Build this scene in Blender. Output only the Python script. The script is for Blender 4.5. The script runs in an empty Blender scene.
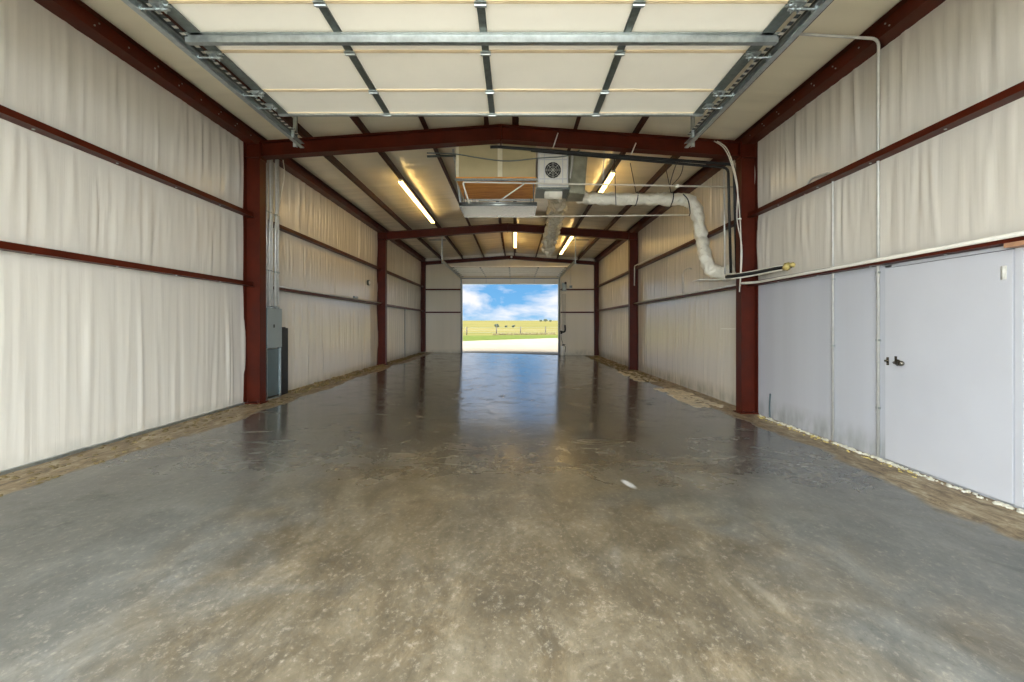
import bpy, math, random
from mathutils import Vector, Matrix, noise as mnoise
PI = math.pi
SC = bpy.context.scene
COL = SC.collection
rnd = random.Random(7)

# ------------------------------------------------------------------ camera, world, sun, exposure
CZ = 1.48
F = 455.0
VX, VY = 514.7, 325.0
cam_d = bpy.data.cameras.new('camera'); cam = bpy.data.objects.new('camera', cam_d); COL.objects.link(cam)
cam.location = (0, 0, CZ); cam.rotation_euler = (PI/2, 0, 0)
cam_d.sensor_width = 36; cam_d.lens = F/1024*36
cam_d.shift_x = -(VX-512)/1024; cam_d.shift_y = -(341-VY)/1024
cam_d.clip_start = 0.05; cam_d.clip_end = 2000
SC.camera = cam
SC.view_settings.view_transform = 'Standard'; SC.view_settings.look = 'None'
SC.view_settings.gamma = 1; SC.view_settings.use_curve_mapping = False
SC.view_settings.exposure = 0.55
SKY_FRONT = .72
SKY_BACK = 11.0
SUN = 5.0
LAMP = 14.0

def P(px, py, Y):            # photo pixel at distance Y -> point in the room
    return Vector(((px-VX)*Y/F, Y, CZ+(VY-py)*Y/F))

def s2l(c):
    return tuple(((v/255)/12.92 if v/255 <= .04045 else ((v/255+.055)/1.055)**2.4) for v in c)+(1,)

world = bpy.data.worlds.new('world'); SC.world = world; world.use_nodes = True
def build_world():
    nt = world.node_tree; N = nt.nodes; L = nt.links; N.clear()
    tc = N.new('ShaderNodeTexCoord'); sep = N.new('ShaderNodeSeparateXYZ'); L.new(tc.outputs['Generated'], sep.inputs[0])
    # blue gradient with height
    r = N.new('ShaderNodeValToRGB'); L.new(sep.outputs['Z'], r.inputs[0])
    e = r.color_ramp.elements
    e[0].position = 0.0; e[0].color = s2l((176, 214, 240)); e[1].position = .16; e[1].color = s2l((96, 164, 226))
    x = e.new(.03); x.color = s2l((120, 186, 238)); x = e.new(.6); x.color = s2l((90, 150, 215))
    mp = N.new('ShaderNodeMapping'); mp.inputs['Scale'].default_value = (7, 7, 19); mp.inputs['Location'].default_value = (.45, 0, .62)
    L.new(tc.outputs['Generated'], mp.inputs[0])
    n = N.new('ShaderNodeTexNoise'); n.inputs['Scale'].default_value = 1.0; n.inputs['Detail'].default_value = 7; n.inputs['Roughness'].default_value = .55; n.inputs['Distortion'].default_value = .35
    L.new(mp.outputs[0], n.inputs['Vector'])
    cr = N.new('ShaderNodeValToRGB'); L.new(n.outputs['Fac'], cr.inputs[0])
    cr.color_ramp.elements[0].position = .42; cr.color_ramp.elements[1].position = .60
    cr.color_ramp.elements[0].color = (0, 0, 0, 1); cr.color_ramp.elements[1].color = (1, 1, 1, 1)
    mix = N.new('ShaderNodeMix'); mix.data_type = 'RGBA'
    L.new(cr.outputs[0], mix.inputs[0]); L.new(r.outputs[0], mix.inputs[6]); mix.inputs[7].default_value = (.95, .96, 1.0, 1)
    # the half of the sky around the sun (behind the camera) is far brighter
    m = N.new('ShaderNodeMapRange'); L.new(sep.outputs['Y'], m.inputs[0])
    m.inputs[1].default_value = .15; m.inputs[2].default_value = -.55; m.inputs[3].default_value = SKY_FRONT; m.inputs[4].default_value = SKY_BACK
    m.clamp = True
    hz = N.new('ShaderNodeMix'); hz.data_type = 'RGBA'
    m2 = N.new('ShaderNodeMapRange'); L.new(sep.outputs['Y'], m2.inputs[0]); m2.inputs[1].default_value = .1; m2.inputs[2].default_value = -.5
    L.new(m2.outputs[0], hz.inputs[0]); L.new(mix.outputs[2], hz.inputs[6]); hz.inputs[7].default_value = (.84, .92, 1.0, 1)
    bg = N.new('ShaderNodeBackground'); L.new(hz.outputs[2], bg.inputs[0]); L.new(m.outputs[0], bg.inputs[1])
    out = N.new('ShaderNodeOutputWorld'); L.new(bg.outputs[0], out.inputs[0])
build_world()

sd = bpy.data.lights.new('sun', 'SUN'); so = bpy.data.objects.new('sun', sd); COL.objects.link(so)
sd.energy = SUN; sd.angle = math.radians(.6); sd.color = (1, .95, .86)
so.rotation_euler = Vector((.12, .36, -1)).to_track_quat('-Z', 'Y').to_euler(); so.location = (0, -5, 20)
# daylight portals in the two door openings (they only guide the sky light, they emit nothing)
for nm, y, rx, w in (('door_daylight_portal', .2, PI/2, 4.85), ('door_daylight_portal', 23.75, -PI/2, 4.95)):
    d = bpy.data.lights.new(nm, 'AREA'); o = bpy.data.objects.new(nm, d); COL.objects.link(o)
    d.shape = 'RECTANGLE'; d.size = w; d.size_y = 3.7; d.cycles.is_portal = True
    o.location = (-.25, y, 1.83); o.rotation_euler = (rx, 0, 0)

# ------------------------------------------------------------------ materials
class NT:
    def __init__(s, name, col, rough=.5, metal=0, spec=.5):
        s.m = bpy.data.materials.new(name); s.m.use_nodes = True
        s.t = s.m.node_tree; s.b = s.t.nodes['Principled BSDF']
        s.b.inputs['Base Color'].default_value = s2l(col)
        s.b.inputs['Roughness'].default_value = rough; s.b.inputs['Metallic'].default_value = metal
        s.b.inputs['Specular IOR Level'].default_value = spec
    def n(s, typ, **kw):
        nd = s.t.nodes.new(typ)
        for k, v in kw.items():
            if k.startswith('i_'):
                key = k[2:]; key = int(key) if key.isdigit() else key
                if hasattr(v, 'is_linked') or isinstance(v, bpy.types.NodeSocket): s.t.links.new(v, nd.inputs[key])
                else: nd.inputs[key].default_value = v
            else: setattr(nd, k, v)
        return nd
    def co(s, scale=(1, 1, 1), kind='Object', rot=(0, 0, 0)):
        tc = s.n('ShaderNodeTexCoord'); mp = s.n('ShaderNodeMapping'); mp.inputs['Scale'].default_value = scale; mp.inputs['Rotation'].default_value = rot
        s.t.links.new(tc.outputs[kind], mp.inputs[0]); return mp.outputs[0]
    def noise(s, vec, scale=1., detail=4, rough=.5, dist=0.):
        nd = s.n('ShaderNodeTexNoise'); s.t.links.new(vec, nd.inputs['Vector'])
        nd.inputs['Scale'].default_value = scale; nd.inputs['Detail'].default_value = detail; nd.inputs['Roughness'].default_value = rough; nd.inputs['Distortion'].default_value = dist
        return nd.outputs['Fac']
    def ramp(s, fac, stops):
        nd = s.n('ShaderNodeValToRGB'); s.t.links.new(fac, nd.inputs[0]); e = nd.color_ramp.elements
        while len(e) < len(stops): e.new(.5)
        for k, (p, c) in enumerate(stops):
            e[k].position = p; e[k].color = c if len(c) == 4 else s2l(c)
        return nd.outputs[0]
    def mix(s, fac, a, b, blend='MIX'):
        nd = s.n('ShaderNodeMix', data_type='RGBA', blend_type=blend)
        for i, v in ((0, fac), (6, a), (7, b)):
            if isinstance(v, bpy.types.NodeSocket): s.t.links.new(v, nd.inputs[i])
            else: nd.inputs[i].default_value = v
        return nd.outputs[2]
    def math(s, op, a, b=0.0, c=None):
        nd = s.n('ShaderNodeMath', operation=op)
        for i, v in enumerate((a, b) if c is None else (a, b, c)):
            if isinstance(v, bpy.types.NodeSocket): s.t.links.new(v, nd.inputs[i])
            else: nd.inputs[i].default_value = v
        return nd.outputs[0]
    def rng(s, v, a, b, c=0., d=1., smooth=False):
        nd = s.n('ShaderNodeMapRange'); s.t.links.new(v, nd.inputs[0])
        if smooth: nd.interpolation_type = 'SMOOTHSTEP'
        for i, x in ((1, a), (2, b), (3, c), (4, d)): nd.inputs[i].default_value = x
        return nd.outputs[0]
    def xyz(s):
        tc = s.n('ShaderNodeTexCoord'); sp = s.n('ShaderNodeSeparateXYZ'); s.t.links.new(tc.outputs['Object'], sp.inputs[0]); return sp.outputs
    def to(s, v, key): s.t.links.new(v, s.b.inputs[key]); return s
    def bump(s, h, strength=.3, dist=.02):
        nd = s.n('ShaderNodeBump'); nd.inputs['Strength'].default_value = strength; nd.inputs['Distance'].default_value = dist
        s.t.links.new(h, nd.inputs['Height']); s.t.links.new(nd.outputs[0], s.b.inputs['Normal']); return s

BW = lambda v: (v, v, v, 1)
M = {}
def simple(key, col, rough=.5, metal=0., var=.12, scale=6., bump=0., spec=.5):
    t = NT(key, col, rough, metal, spec)
    c = s2l(col); n = t.noise(t.co(), scale, 4)
    lo = tuple(v*(1-var) for v in c[:3])+(1,); hi = tuple(min(1, v*(1+var)) for v in c[:3])+(1,)
    t.to(t.ramp(n, [(.3, lo), (.7, hi)]), 'Base Color')
    t.to(t.rng(n, .3, .7, max(.05, rough-.06), rough+.06), 'Roughness')
    if bump: t.bump(t.noise(t.co(), scale*6, 3), bump, .01)
    M[key] = t.m
simple('red_steel', (76, 25, 9), .45, 0, .22, 3.5, 0, .22)
simple('red_purlin', (62, 28, 14), .5, 0, .25, 4, 0, .2)
simple('galvanised', (172, 178, 176), .34, .85, .15, 22)
simple('dark_galvanised', (118, 126, 122), .4, .8, .2, 25)
simple('conduit', (196, 194, 186), .36, .2, .1, 12)
simple('door_panel', (242, 236, 220), .42, 0, .03, 2)
simple('door_joint', (206, 186, 152), .5, 0, .1, 8)
simple('white_paint', (200, 200, 202), .45, 0, .03, 1.5)
simple('white_plastic', (225, 222, 210), .4, 0, .05, 8)
simple('cable_white', (214, 208, 192), .45, 0, .06, 8)
simple('black_rubber', (28, 29, 28), .55, 0, .25, 12)
simple('panel_grey', (146, 156, 154), .4, .2, .06, 4)
simple('trough_grey', (92, 108, 110), .35, .4, .15, 4)
simple('black_board', (16, 17, 18), .5, 0, .2, 6)
simple('duct_board', (186, 172, 132), .6, 0, .08, 3)
simple('duct_tape', (226, 218, 190), .4, 0, .05, 10)
simple('brass_steel', (122, 116, 104), .25, .9, .1, 20)
simple('jamb_steel', (104, 116, 132), .4, .3, .1, 5)
simple('foam_yellow', (206, 186, 112), .75, 0, .25, 14, .4)
simple('foam_white', (214, 210, 190), .75, 0, .15, 16, .4)
simple('straw', (122, 106, 68), .8, 0, .4, 18, .4)
simple('scrap_white', (208, 196, 170), .6, 0, .25, 9, .3)
simple('weeds', (74, 64, 32), .9, 0, .3, 4)
simple('fence_wood', (52, 44, 36), .8, 0, .2, 8)
simple('bush_green', (36, 42, 22), .8, 0, .3, 3, .4)
simple('extinguisher_white', (246, 242, 232), .4, 0, .1, 8)
simple('rust_plate', (172, 128, 96), .6, 0, .2, 9)

def perforated():
    t = NT('perforated', (118, 126, 122), .4, .6); y = t.xyz()[1]
    f = t.math('FRACT', t.math('DIVIDE', y, .085)); k = t.math('LESS_THAN', f, .42)
    t.to(t.mix(k, s2l((70, 74, 72)), s2l((226, 222, 208))), 'Base Color'); M['perforated'] = t.m
perforated()
def emit():
    t = NT('lamp_tube', (255, 240, 205), .4); t.b.inputs['Emission Color'].default_value = s2l((255, 212, 132)); t.b.inputs['Emission Strength'].default_value = LAMP; M['lamp_tube'] = t.m
emit()
def plywood():
    t = NT('plywood', (190, 130, 60), .55)
    n = t.noise(t.co((1.2, 14, 14)), 2.2, 5, .6, .6)
    t.to(t.ramp(n, [(.3, (200, 118, 40)), (.5, (236, 158, 62)), (.7, (250, 186, 92))]), 'Base Color'); M['plywood'] = t.m
plywood()

def vinyl(key, col, axis, flat=False, ceiling=False):
    t = NT(key, col, .3, 0, .5)
    c = s2l(col)
    if ceiling: v1 = t.co((.4, 3, 1)); v2 = t.co((.3, 1.2, .6))
    elif axis == 'Y': v1 = t.co((1, 7, .35)); v2 = t.co((1, 4, .2))
    else: v1 = t.co((7, 1, .35)); v2 = t.co((4, 1, .2))
    n1 = t.noise(v1, 1.0, 4, .5, .3); n2 = t.noise(v2, 1.0, 2)
    lo = tuple(v*.95 for v in c[:3])+(1,)
    col_ = t.ramp(n2, [(.3, lo), (.65, c)])
    xyz = t.xyz()
    if not ceiling:      # grime splashed along the foot of the wall
        g = t.math('MULTIPLY', t.rng(xyz[2], .02, .26, 1, 0), t.rng(t.noise(t.co((3, 3, 1.2)), 2.2, 5), .35, .65, .08, .5))
        col_ = t.mix(g, col_, s2l((120, 122, 108)))
    t.to(col_, 'Base Color')
    t.b.inputs['Roughness'].default_value = .22
    fine = t.noise(t.co((6, 6, 6)), 3., 3)
    h = t.math('ADD', t.math('MULTIPLY', n1, .35 if flat else 1.0), t.math('MULTIPLY', fine, .05))
    t.bump(h, .08 if flat else (.22 if ceiling else .3), .03)
    M[key] = t.m
vinyl('wall_vinyl', (222, 215, 200), 'Y')
vinyl('wall_liner', (198, 199, 202), 'Y', flat=True)
vinyl('end_vinyl', (222, 214, 192), 'X', flat=True)
vinyl('roof_vinyl', (244, 234, 206), 'X', ceiling=True)

def foil(key, col, metal, rough, sc):
    t = NT(key, col, rough, metal)
    n = t.noise(t.co((1, 1, 1)), sc, 5, .6, .8)
    t.bump(n, .9, .04); M[key] = t.m
foil('foil', (240, 234, 212), .45, .2, 13)
foil('flex_duct', (232, 226, 206), 0, .35, 14)
simple('pan_metal', (206, 210, 212), .22, .85, .1, 2)
simple('plenum_grey', (150, 148, 128), .45, .3, .25, 7)

def floor_mat():
    t = NT('concrete', (140, 130, 110), .3)
    x, y, z = t.xyz()[0], t.xyz()[1], t.xyz()[2]
    big = t.noise(t.co((.32, .22, 1)), 1.0, 4, .55, .6)
    mid = t.noise(t.co((1.1, .8, 1), rot=(0, 0, .5)), 1.3, 6, .62, 1.3)
    swirl = t.noise(t.co((1.25, .7, 1), rot=(0, 0, -.6)), 2.4, 12, .74, .7)
    streak = t.noise(t.co((5, 1.7, 1), rot=(0, 0, -.95)), 4.5, 8, .72, .5)
    fine = t.noise(t.co((1, .8, 1), rot=(0, 0, -.8)), 26, 8, .78)
    # brown middle, grey-blue flanks
    side = t.math('ABSOLUTE', t.math('ADD', x, .05))
    side = t.math('ADD', side, t.math('MULTIPLY', t.math('SUBTRACT', mid, .5), 3.4))
    side = t.math('ADD', side, t.math('MULTIPLY', t.math('SUBTRACT', big, .5), 4.2))
    fs = t.rng(side, .7, 2.7, 0, 1, True)
    brown = t.ramp(swirl, [(.32, (70, 60, 43)), (.46, (91, 79, 58)), (.55, (105, 93, 71)), (.68, (128, 117, 95))])
    grey = t.ramp(swirl, [(.32, (80, 80, 75)), (.48, (102, 102, 95)), (.58, (114, 113, 105)), (.72, (134, 132, 122))])
    c = t.mix(fs, brown, grey)
    c = t.mix(t.rng(big, .5, .66, 0, .5, True), c, s2l((70, 68, 58)))         # dark damp blotches
    pale = t.noise(t.co((.8, .8, 1)), .9, 5, .55, .5)
    c = t.mix(t.math('MULTIPLY', t.rng(pale, .56, .7, 0, .55, True), t.rng(y, 2, 7, 1, .1)), c, s2l((156, 152, 138)))
    c = t.mix(t.rng(streak, .54, .7, 0, .3), c, s2l((140, 131, 112)))
    c = t.mix(t.rng(streak, .46, .32, 0, .3), c, s2l((70, 65, 53)))
    c = t.mix(t.rng(t.noise(t.co((1.1, 1.5, 1)), 1.6, 7, .65, 1.2), .5, .62, .3, 0, True), c, s2l((66, 64, 56)))
    c = t.mix(t.rng(fine, .54, .7, 0, .6), c, s2l((160, 151, 132)))
    c = t.mix(t.rng(fine, .44, .3, 0, .6), c, s2l((50, 46, 38)))
    # scuffs and chips
    vo = t.n('ShaderNodeTexVoronoi'); t.t.links.new(t.co((1, 1, 0)), vo.inputs['Vector']); vo.inputs['Scale'].default_value = 1.1
    c = t.mix(t.rng(vo.outputs['Distance'], .012, .024, .75, 0), c, s2l((40, 38, 32)))
    # white paint splash
    dx = t.math('SUBTRACT', x, 1.085); dy = t.math('SUBTRACT', y, 4.34)
    rr = t.math('SQRT', t.math('ADD', t.math('POWER', t.math('ADD', dx, t.math('MULTIPLY', dy, .25)), 2.), t.math('MULTIPLY', t.math('POWER', dy, 2.), .12)))
    rr = t.math('ADD', rr, t.math('MULTIPLY', fine, .05))
    c = t.mix(t.rng(rr, .05, .075, .6, 0), c, s2l((225, 224, 216)))
    # dirt strips along both walls
    dn = t.math('ADD', t.math('MULTIPLY', t.math('SUBTRACT', big, .5), .9), t.math('MULTIPLY', t.math('SUBTRACT', mid, .5), .5))
    dl = t.rng(t.math('ADD', x, t.math('MULTIPLY', dn, .8)), -4.14, -4.2, 0, 1)
    dr = t.rng(t.math('ADD', x, dn), 3.62, 3.74, 0, 1)
    dirt = t.noise(t.co((3.2, 1.3, 1)), 3.2, 9, .75, .5)
    dc = t.ramp(dirt, [(.34, (76, 64, 44)), (.44, (124, 104, 74)), (.53, (156, 136, 102)), (.63, (186, 172, 142))])
    c = t.mix(t.math('MULTIPLY', t.math('MAXIMUM', dl, dr), .92), c, dc)
    # slab joint line on the left
    jl = t.rng(t.math('ABSOLUTE', t.math('ADD', x, 3.93)), .008, .02, .5, 0)
    c = t.mix(jl, c, s2l((74, 72, 62)))
    t.to(c, 'Base Color'); t.b.inputs['Specular IOR Level'].default_value = .75
    ro = t.math('ADD', t.rng(y, 2.6, 6.6, .42, .13), t.math('MULTIPLY', t.math('SUBTRACT', mid, .5), .22))
    ro = t.math('ADD', ro, t.math('MULTIPLY', t.math('MAXIMUM', dl, dr), .4))
    wet = t.noise(t.co((1.1, 1.5, 1)), 1.6, 7, .65, 1.2)
    ro = t.math('ADD', ro, t.rng(wet, .5, .66, 0, .14, True))
    nd = t.n('ShaderNodeClamp'); t.t.links.new(ro, nd.inputs[0]); nd.inputs[1].default_value = .10; nd.inputs[2].default_value = .85
    t.to(nd.outputs[0], 'Roughness')
    rip = t.noise(t.co((1.2, 2.6, 1)), 2.0, 4, .55)
    t.bump(t.math('ADD', t.math('ADD', t.math('MULTIPLY', swirl, .25), t.math('MULTIPLY', fine, .12)), t.math('MULTIPLY', rip, .5)), .10, .03)
    M['concrete'] = t.m
floor_mat()

def outdoor():
    t = NT('pad_concrete', (214, 206, 190), .8)
    n = t.noise(t.co((.3, .3, 1)), 1.5, 6, .6); t.to(t.ramp(n, [(.3, (112, 100, 80)), (.7, (124, 113, 94))]), 'Base Color'); M['pad'] = t.m
    t = NT('bounce_apron_concrete', (224, 216, 200), .8)  # unseen apron, made paler than the pad to bounce daylight indoors
    n = t.noise(t.co((.3, .3, 1)), 1.5, 6, .6); t.to(t.ramp(n, [(.3, (214, 206, 190)), (.7, (232, 226, 212))]), 'Base Color'); M['apron'] = t.m
    t = NT('field_grass', (150, 150, 70), .9, 0, .1)
    x, y, z = t.xyz()
    n = t.noise(t.co((.02, .07, 1)), 1.5, 6, .6, .4); f = t.noise(t.co((1, 1, 1)), 1.2, 4)
    far = t.ramp(n, [(.3, (76, 76, 28)), (.5, (92, 84, 40)), (.7, (104, 92, 54))])
    near = t.ramp(f, [(.3, (60, 70, 20)), (.7, (78, 84, 30))])
    c = t.mix(t.rng(t.math('ADD', y, t.math('MULTIPLY', n, 20)), 76, 84), near, far)
    t.to(c, 'Base Color'); M['grass'] = t.m
outdoor()

# ------------------------------------------------------------------ mesh tools
class MB:
    def __init__(s): s.v = []; s.f = []; s.sm = False
    def add(s, vs, fs):
        b = len(s.v); s.v += [tuple(v) for v in vs]; s.f += [tuple(i+b for i in f) for f in fs]; return s
    def box(s, a, b):
        x0, y0, z0 = a; x1, y1, z1 = b
        x0, x1 = min(x0, x1), max(x0, x1); y0, y1 = min(y0, y1), max(y0, y1); z0, z1 = min(z0, z1), max(z0, z1)
        return s.add([(x0, y0, z0), (x1, y0, z0), (x1, y1, z0), (x0, y1, z0), (x0, y0, z1), (x1, y0, z1), (x1, y1, z1), (x0, y1, z1)],
                     [(0, 3, 2, 1), (4, 5, 6, 7), (0, 1, 5, 4), (1, 2, 6, 5), (2, 3, 7, 6), (3, 0, 4, 7)])
    def prism(s, prof, p0, p1, u, w):       # closed 2-D outline (in u, w) swept from p0 to p1
        p0, p1, u, w = map(Vector, (p0, p1, u, w)); n = len(prof)
        vs = [p0+u*a+w*b for a, b in prof]+[p1+u*a+w*b for a, b in prof]
        fs = [(i, (i+1) % n, n+(i+1) % n, n+i) for i in range(n)]+[tuple(range(n))[::-1], tuple(range(n, 2*n))]
        return s.add(vs, fs)
    def tube(s, pts, r, n=10, caps=True, rf=None, wob=0.):
        pts = [Vector(p) for p in pts]; rings = []
        up = None
        for i, p in enumerate(pts):
            d = ((pts[min(i+1, len(pts)-1)]-pts[max(i-1, 0)])).normalized()
            if up is None: up = Vector((0, 0, 1)) if abs(d.z) < .9 else Vector((1, 0, 0))
            a = d.cross(up).normalized(); b = a.cross(d).normalized(); up = b
            rr = rf(i/(len(pts)-1)) if rf else r
            ring = []
            for k in range(n):
                t = 2*PI*k/n; q = p+a*math.cos(t)*rr+b*math.sin(t)*rr
                if wob: q += (q-p).normalized()*wob*mnoise.noise(q*9)
                ring.append(q)
            rings.append(ring)
        vs = [q for r_ in rings for q in r_]; fs = []
        for i in range(len(pts)-1):
            for k in range(n): fs.append((i*n+k, i*n+(k+1) % n, (i+1)*n+(k+1) % n, (i+1)*n+k))
        if caps: fs += [tuple(range(n))[::-1], tuple((len(pts)-1)*n+k for k in range(n))]
        s.sm = True
        return s.add(vs, fs)
    def cyl(s, p0, p1, r, n=16): return s.tube([p0, p1], r, n)
    def blob(s, c, r, seed=0, sq=(1, 1, 1), amp=.35, sub=(6, 8)):
        c = Vector(c); vs = []; a, b = sub
        for i in range(a+1):
            th = PI*i/a
            for k in range(b):
                ph = 2*PI*k/b; d = Vector((math.sin(th)*math.cos(ph), math.sin(th)*math.sin(ph), math.cos(th)))
                q = d*r*(1+amp*mnoise.noise(d*1.7+Vector((seed*3.1, seed, 0))))
                vs.append(c+Vector((q.x*sq[0], q.y*sq[1], q.z*sq[2])))
        fs = [(i*b+k, (i+1)*b+k, (i+1)*b+(k+1) % b, i*b+(k+1) % b) for i in range(a) for k in range(b)]
        return s.add(vs, fs)
    def build(s, name, mat, parent=None, smooth=None, bevel=0):
        me = bpy.data.meshes.new(name); me.from_pydata(s.v, [], s.f); me.validate(); me.update()
        if mat: me.materials.append(M[mat])
        o = bpy.data.objects.new(name, me); COL.objects.link(o)
        if s.sm if smooth is None else smooth:
            for p in me.polygons: p.use_smooth = len(p.vertices) == 4
        if parent: 
            o.parent = parent; o.matrix_parent_inverse = Matrix.Translation(parent.location).inverted()
        if bevel:
            b = o.modifiers.new('bevel', 'BEVEL'); b.width = bevel; b.segments = 2; b.limit_method = 'ANGLE'
        return o

def tag(o, label, cat, group=None, kind=None):
    if label: o['label'] = label
    if cat: o['category'] = cat
    if group: o['group'] = group
    if kind: o['kind'] = kind
    return o
def thing(name, loc, label, cat, group=None):
    o = bpy.data.objects.new(name, None); COL.objects.link(o); o.location = loc; o.empty_display_size = .2
    return tag(o, label, cat, group)
def struct(o): o['kind'] = 'structure'; return o
def arc(pts, r=.08, n=5):            # round the corners of a polyline
    pts = [Vector(p) for p in pts]; out = [pts[0]]
    for i in range(1, len(pts)-1):
        a, b, c = pts[i-1], pts[i], pts[i+1]
        d0 = (a-b); d1 = (c-b); rr = min(r, d0.length*.45, d1.length*.45)
        p0 = b+d0.normalized()*rr; p1 = b+d1.normalized()*rr
        for k in range(n+1):
            t = k/n; out.append(p0*(1-t)**2+b*2*t*(1-t)+p1*t*t)
    out.append(pts[-1]); return out
def smooth_path(pts, n=8):
    pts = [Vector(p) for p in pts]; q = [pts[0]]+pts+[pts[-1]]; out = []
    for i in range(1, len(q)-2):
        a, b, c, d = q[i-1], q[i], q[i+1], q[i+2]
        for k in range(n):
            t = k/n; out.append(.5*((2*b)+(c-a)*t+(2*a-5*b+4*c-d)*t*t+(3*b-a-3*c+d)*t*t*t))
    out.append(pts[-1]); return out

# ------------------------------------------------------------------ dimensions
XL, XR = -4.83, 4.33
RX = (XL+XR)/2                    # ridge line
YN, YF = .32, 23.56
FR = (8.18, 16.03, 23.43)         # the three red frames
ZE, ZR = 4.73, 5.05               # top of the rafters at eave and ridge
def fz(x): return -.01-.09*max(-1.1, min(1.1, (x-RX)/4.58))      # the slab falls slightly to the right
def rz(x): return ZR-(ZR-ZE)*abs(x-RX)/(XR-RX)              # rafter top at x
ZG = (2.18, 3.42)                 # undersides of the two girts
GH, GP = .07, .14                 # girt height and reach into the room
PH = .19                          # purlin height
OX0, OX1, OZ = -2.71, 2.25, 3.60  # big door opening

# ------------------------------------------------------------------ setting
def grid_mesh(name, mat, xs, ys, zf):
    nx, ny = len(xs), len(ys)
    vs = [(x, y, zf(x, y)) for y in ys for x in xs]
    fs = [(j*nx+i, j*nx+i+1, (j+1)*nx+i+1, (j+1)*nx+i) for j in range(ny-1) for i in range(nx-1)]
    m = MB(); m.add(vs, fs); return m.build(name, mat, smooth=True)
m = MB()
a, b = XL-.1, XR+.1
m.add([(a, YN, fz(a)), (b, YN, fz(b)), (b, YF+.08, fz(b)), (a, YF+.08, fz(a)), (a, YN, -.35), (b, YN, -.35), (b, YF+.08, -.35), (a, YF+.08, -.35)],
      [(0, 1, 2, 3), (7, 6, 5, 4), (0, 4, 5, 1), (1, 5, 6, 2), (2, 6, 7, 3), (3, 7, 4, 0)])
struct(m.build('floor', 'concrete'))

def fold_fn(seed, n, amp):
    r = random.Random(seed); fl = []
    for i in range(n):
        fl.append((YN+(YF-YN)*r.random(), r.uniform(-.12, .12), r.uniform(.012, .05), r.uniform(.3, 1)*amp*(1 if r.random() < .7 else -1), r.uniform(0, 1), r.uniform(.25, .9)))
    fl.sort()
    buckets = {}
    for f in fl:
        for k in range(int(f[0]/.5)-1, int(f[0]/.5)+2): buckets.setdefault(k, []).append(f)
    def fn(y, t):
        d = 0
        for (y0, lean, w, a_, tc, tw) in buckets.get(int(y/.5), ()):
            e = (y-y0-lean*(t-.5))/w
            if abs(e) < 3: d += a_*math.exp(-e*e)*max(0, 1-((t-tc)/tw)**2)
        return d
    return fn
def side_wall(name, x, sgn, seed):
    # insulation blanket hung between floor, girts and eave, gathered in upright folds; sgn points into the room
    bands = [(-.2, ZG[0]+.03), (ZG[0]+.03, ZG[1]+.03), (ZG[1]+.03, ZE+PH+.12)]
    ys = [YN+(YF-YN)*i/900 for i in range(901)]
    top = MB(); lin = MB()
    for bi, (z0, z1) in enumerate(bands):
        fn = fold_fn(seed+bi, 330, .010); rows = 11
        fn2 = fold_fn(seed+20+bi, 90, .016)
        for part, cond in ((top, lambda y: not (sgn < 0 and bi == 0 and y < FR[0])), (lin, lambda y: sgn < 0 and bi == 0 and y <= FR[0]+.03)):
            yy = [y for y in ys if cond(y)]
            if len(yy) < 2: continue
            flat = part is lin
            vs = []
            for j in range(rows+1):
                t = j/rows; env = math.sin(PI*min(1, max(0, t)))**.5 if 0 < t < 1 else 0
                for y in yy:
                    d = 0 if flat else env*(fn(y, t)+fn2(y, t)+.012+.012*mnoise.noise(Vector((y*1.3, t, seed))))
                    vs.append((x+sgn*d, y, z0+(z1-z0)*t))
            n = len(yy)
            part.add(vs, [(j*n+i, j*n+i+1, (j+1)*n+i+1, (j+1)*n+i) for j in range(rows) for i in range(n-1)])
    back = MB(); back.box((x-sgn*.02, YN, -.3), (x-sgn*.14, YF+.1, ZE+.4))
    o = struct(top.build(name, 'wall_vinyl', smooth=True))
    b_ = back.build('cladding', 'white_paint', o)
    if lin.v: lin.build('liner_panel', 'wall_liner', o, smooth=True)
    return o
wall_l = side_wall('wall_left', XL, 1, 3)
wall_r = side_wall('wall_right', XR, -1, 50)

m = MB(); m.box((XL+.02, 19.86, fz(XL)), (XL+.045, 19.92, ZG[0])); m.build('wall_seam', 'dark_galvanised', wall_l)
# far wall around the big opening, near wall behind the camera
def end_wall(name, y0, y1, ox0, ox1, oz):
    m = MB(); top = ZE+PH+.02
    for x0, x1 in ((XL-.1, ox0), (ox1, XR+.1)):
        m.box((x0, y0, -.3), (x1, y1, top))
    m.box((ox0, y0, oz), (ox1, y1, top))
    m.prism([(XL-.1, top), (XR+.1, top), (RX, ZR+PH+.06)], (0, y0, 0), (0, y1, 0), (1, 0, 0), (0, 0, 1))
    return struct(m.build(name, 'end_vinyl'))
end_wall('wall_far', YF, YF+.16, OX0, OX1, OZ)
end_wall('wall_near', YN-.16, YN, -2.70, 2.17, 3.66)

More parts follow.
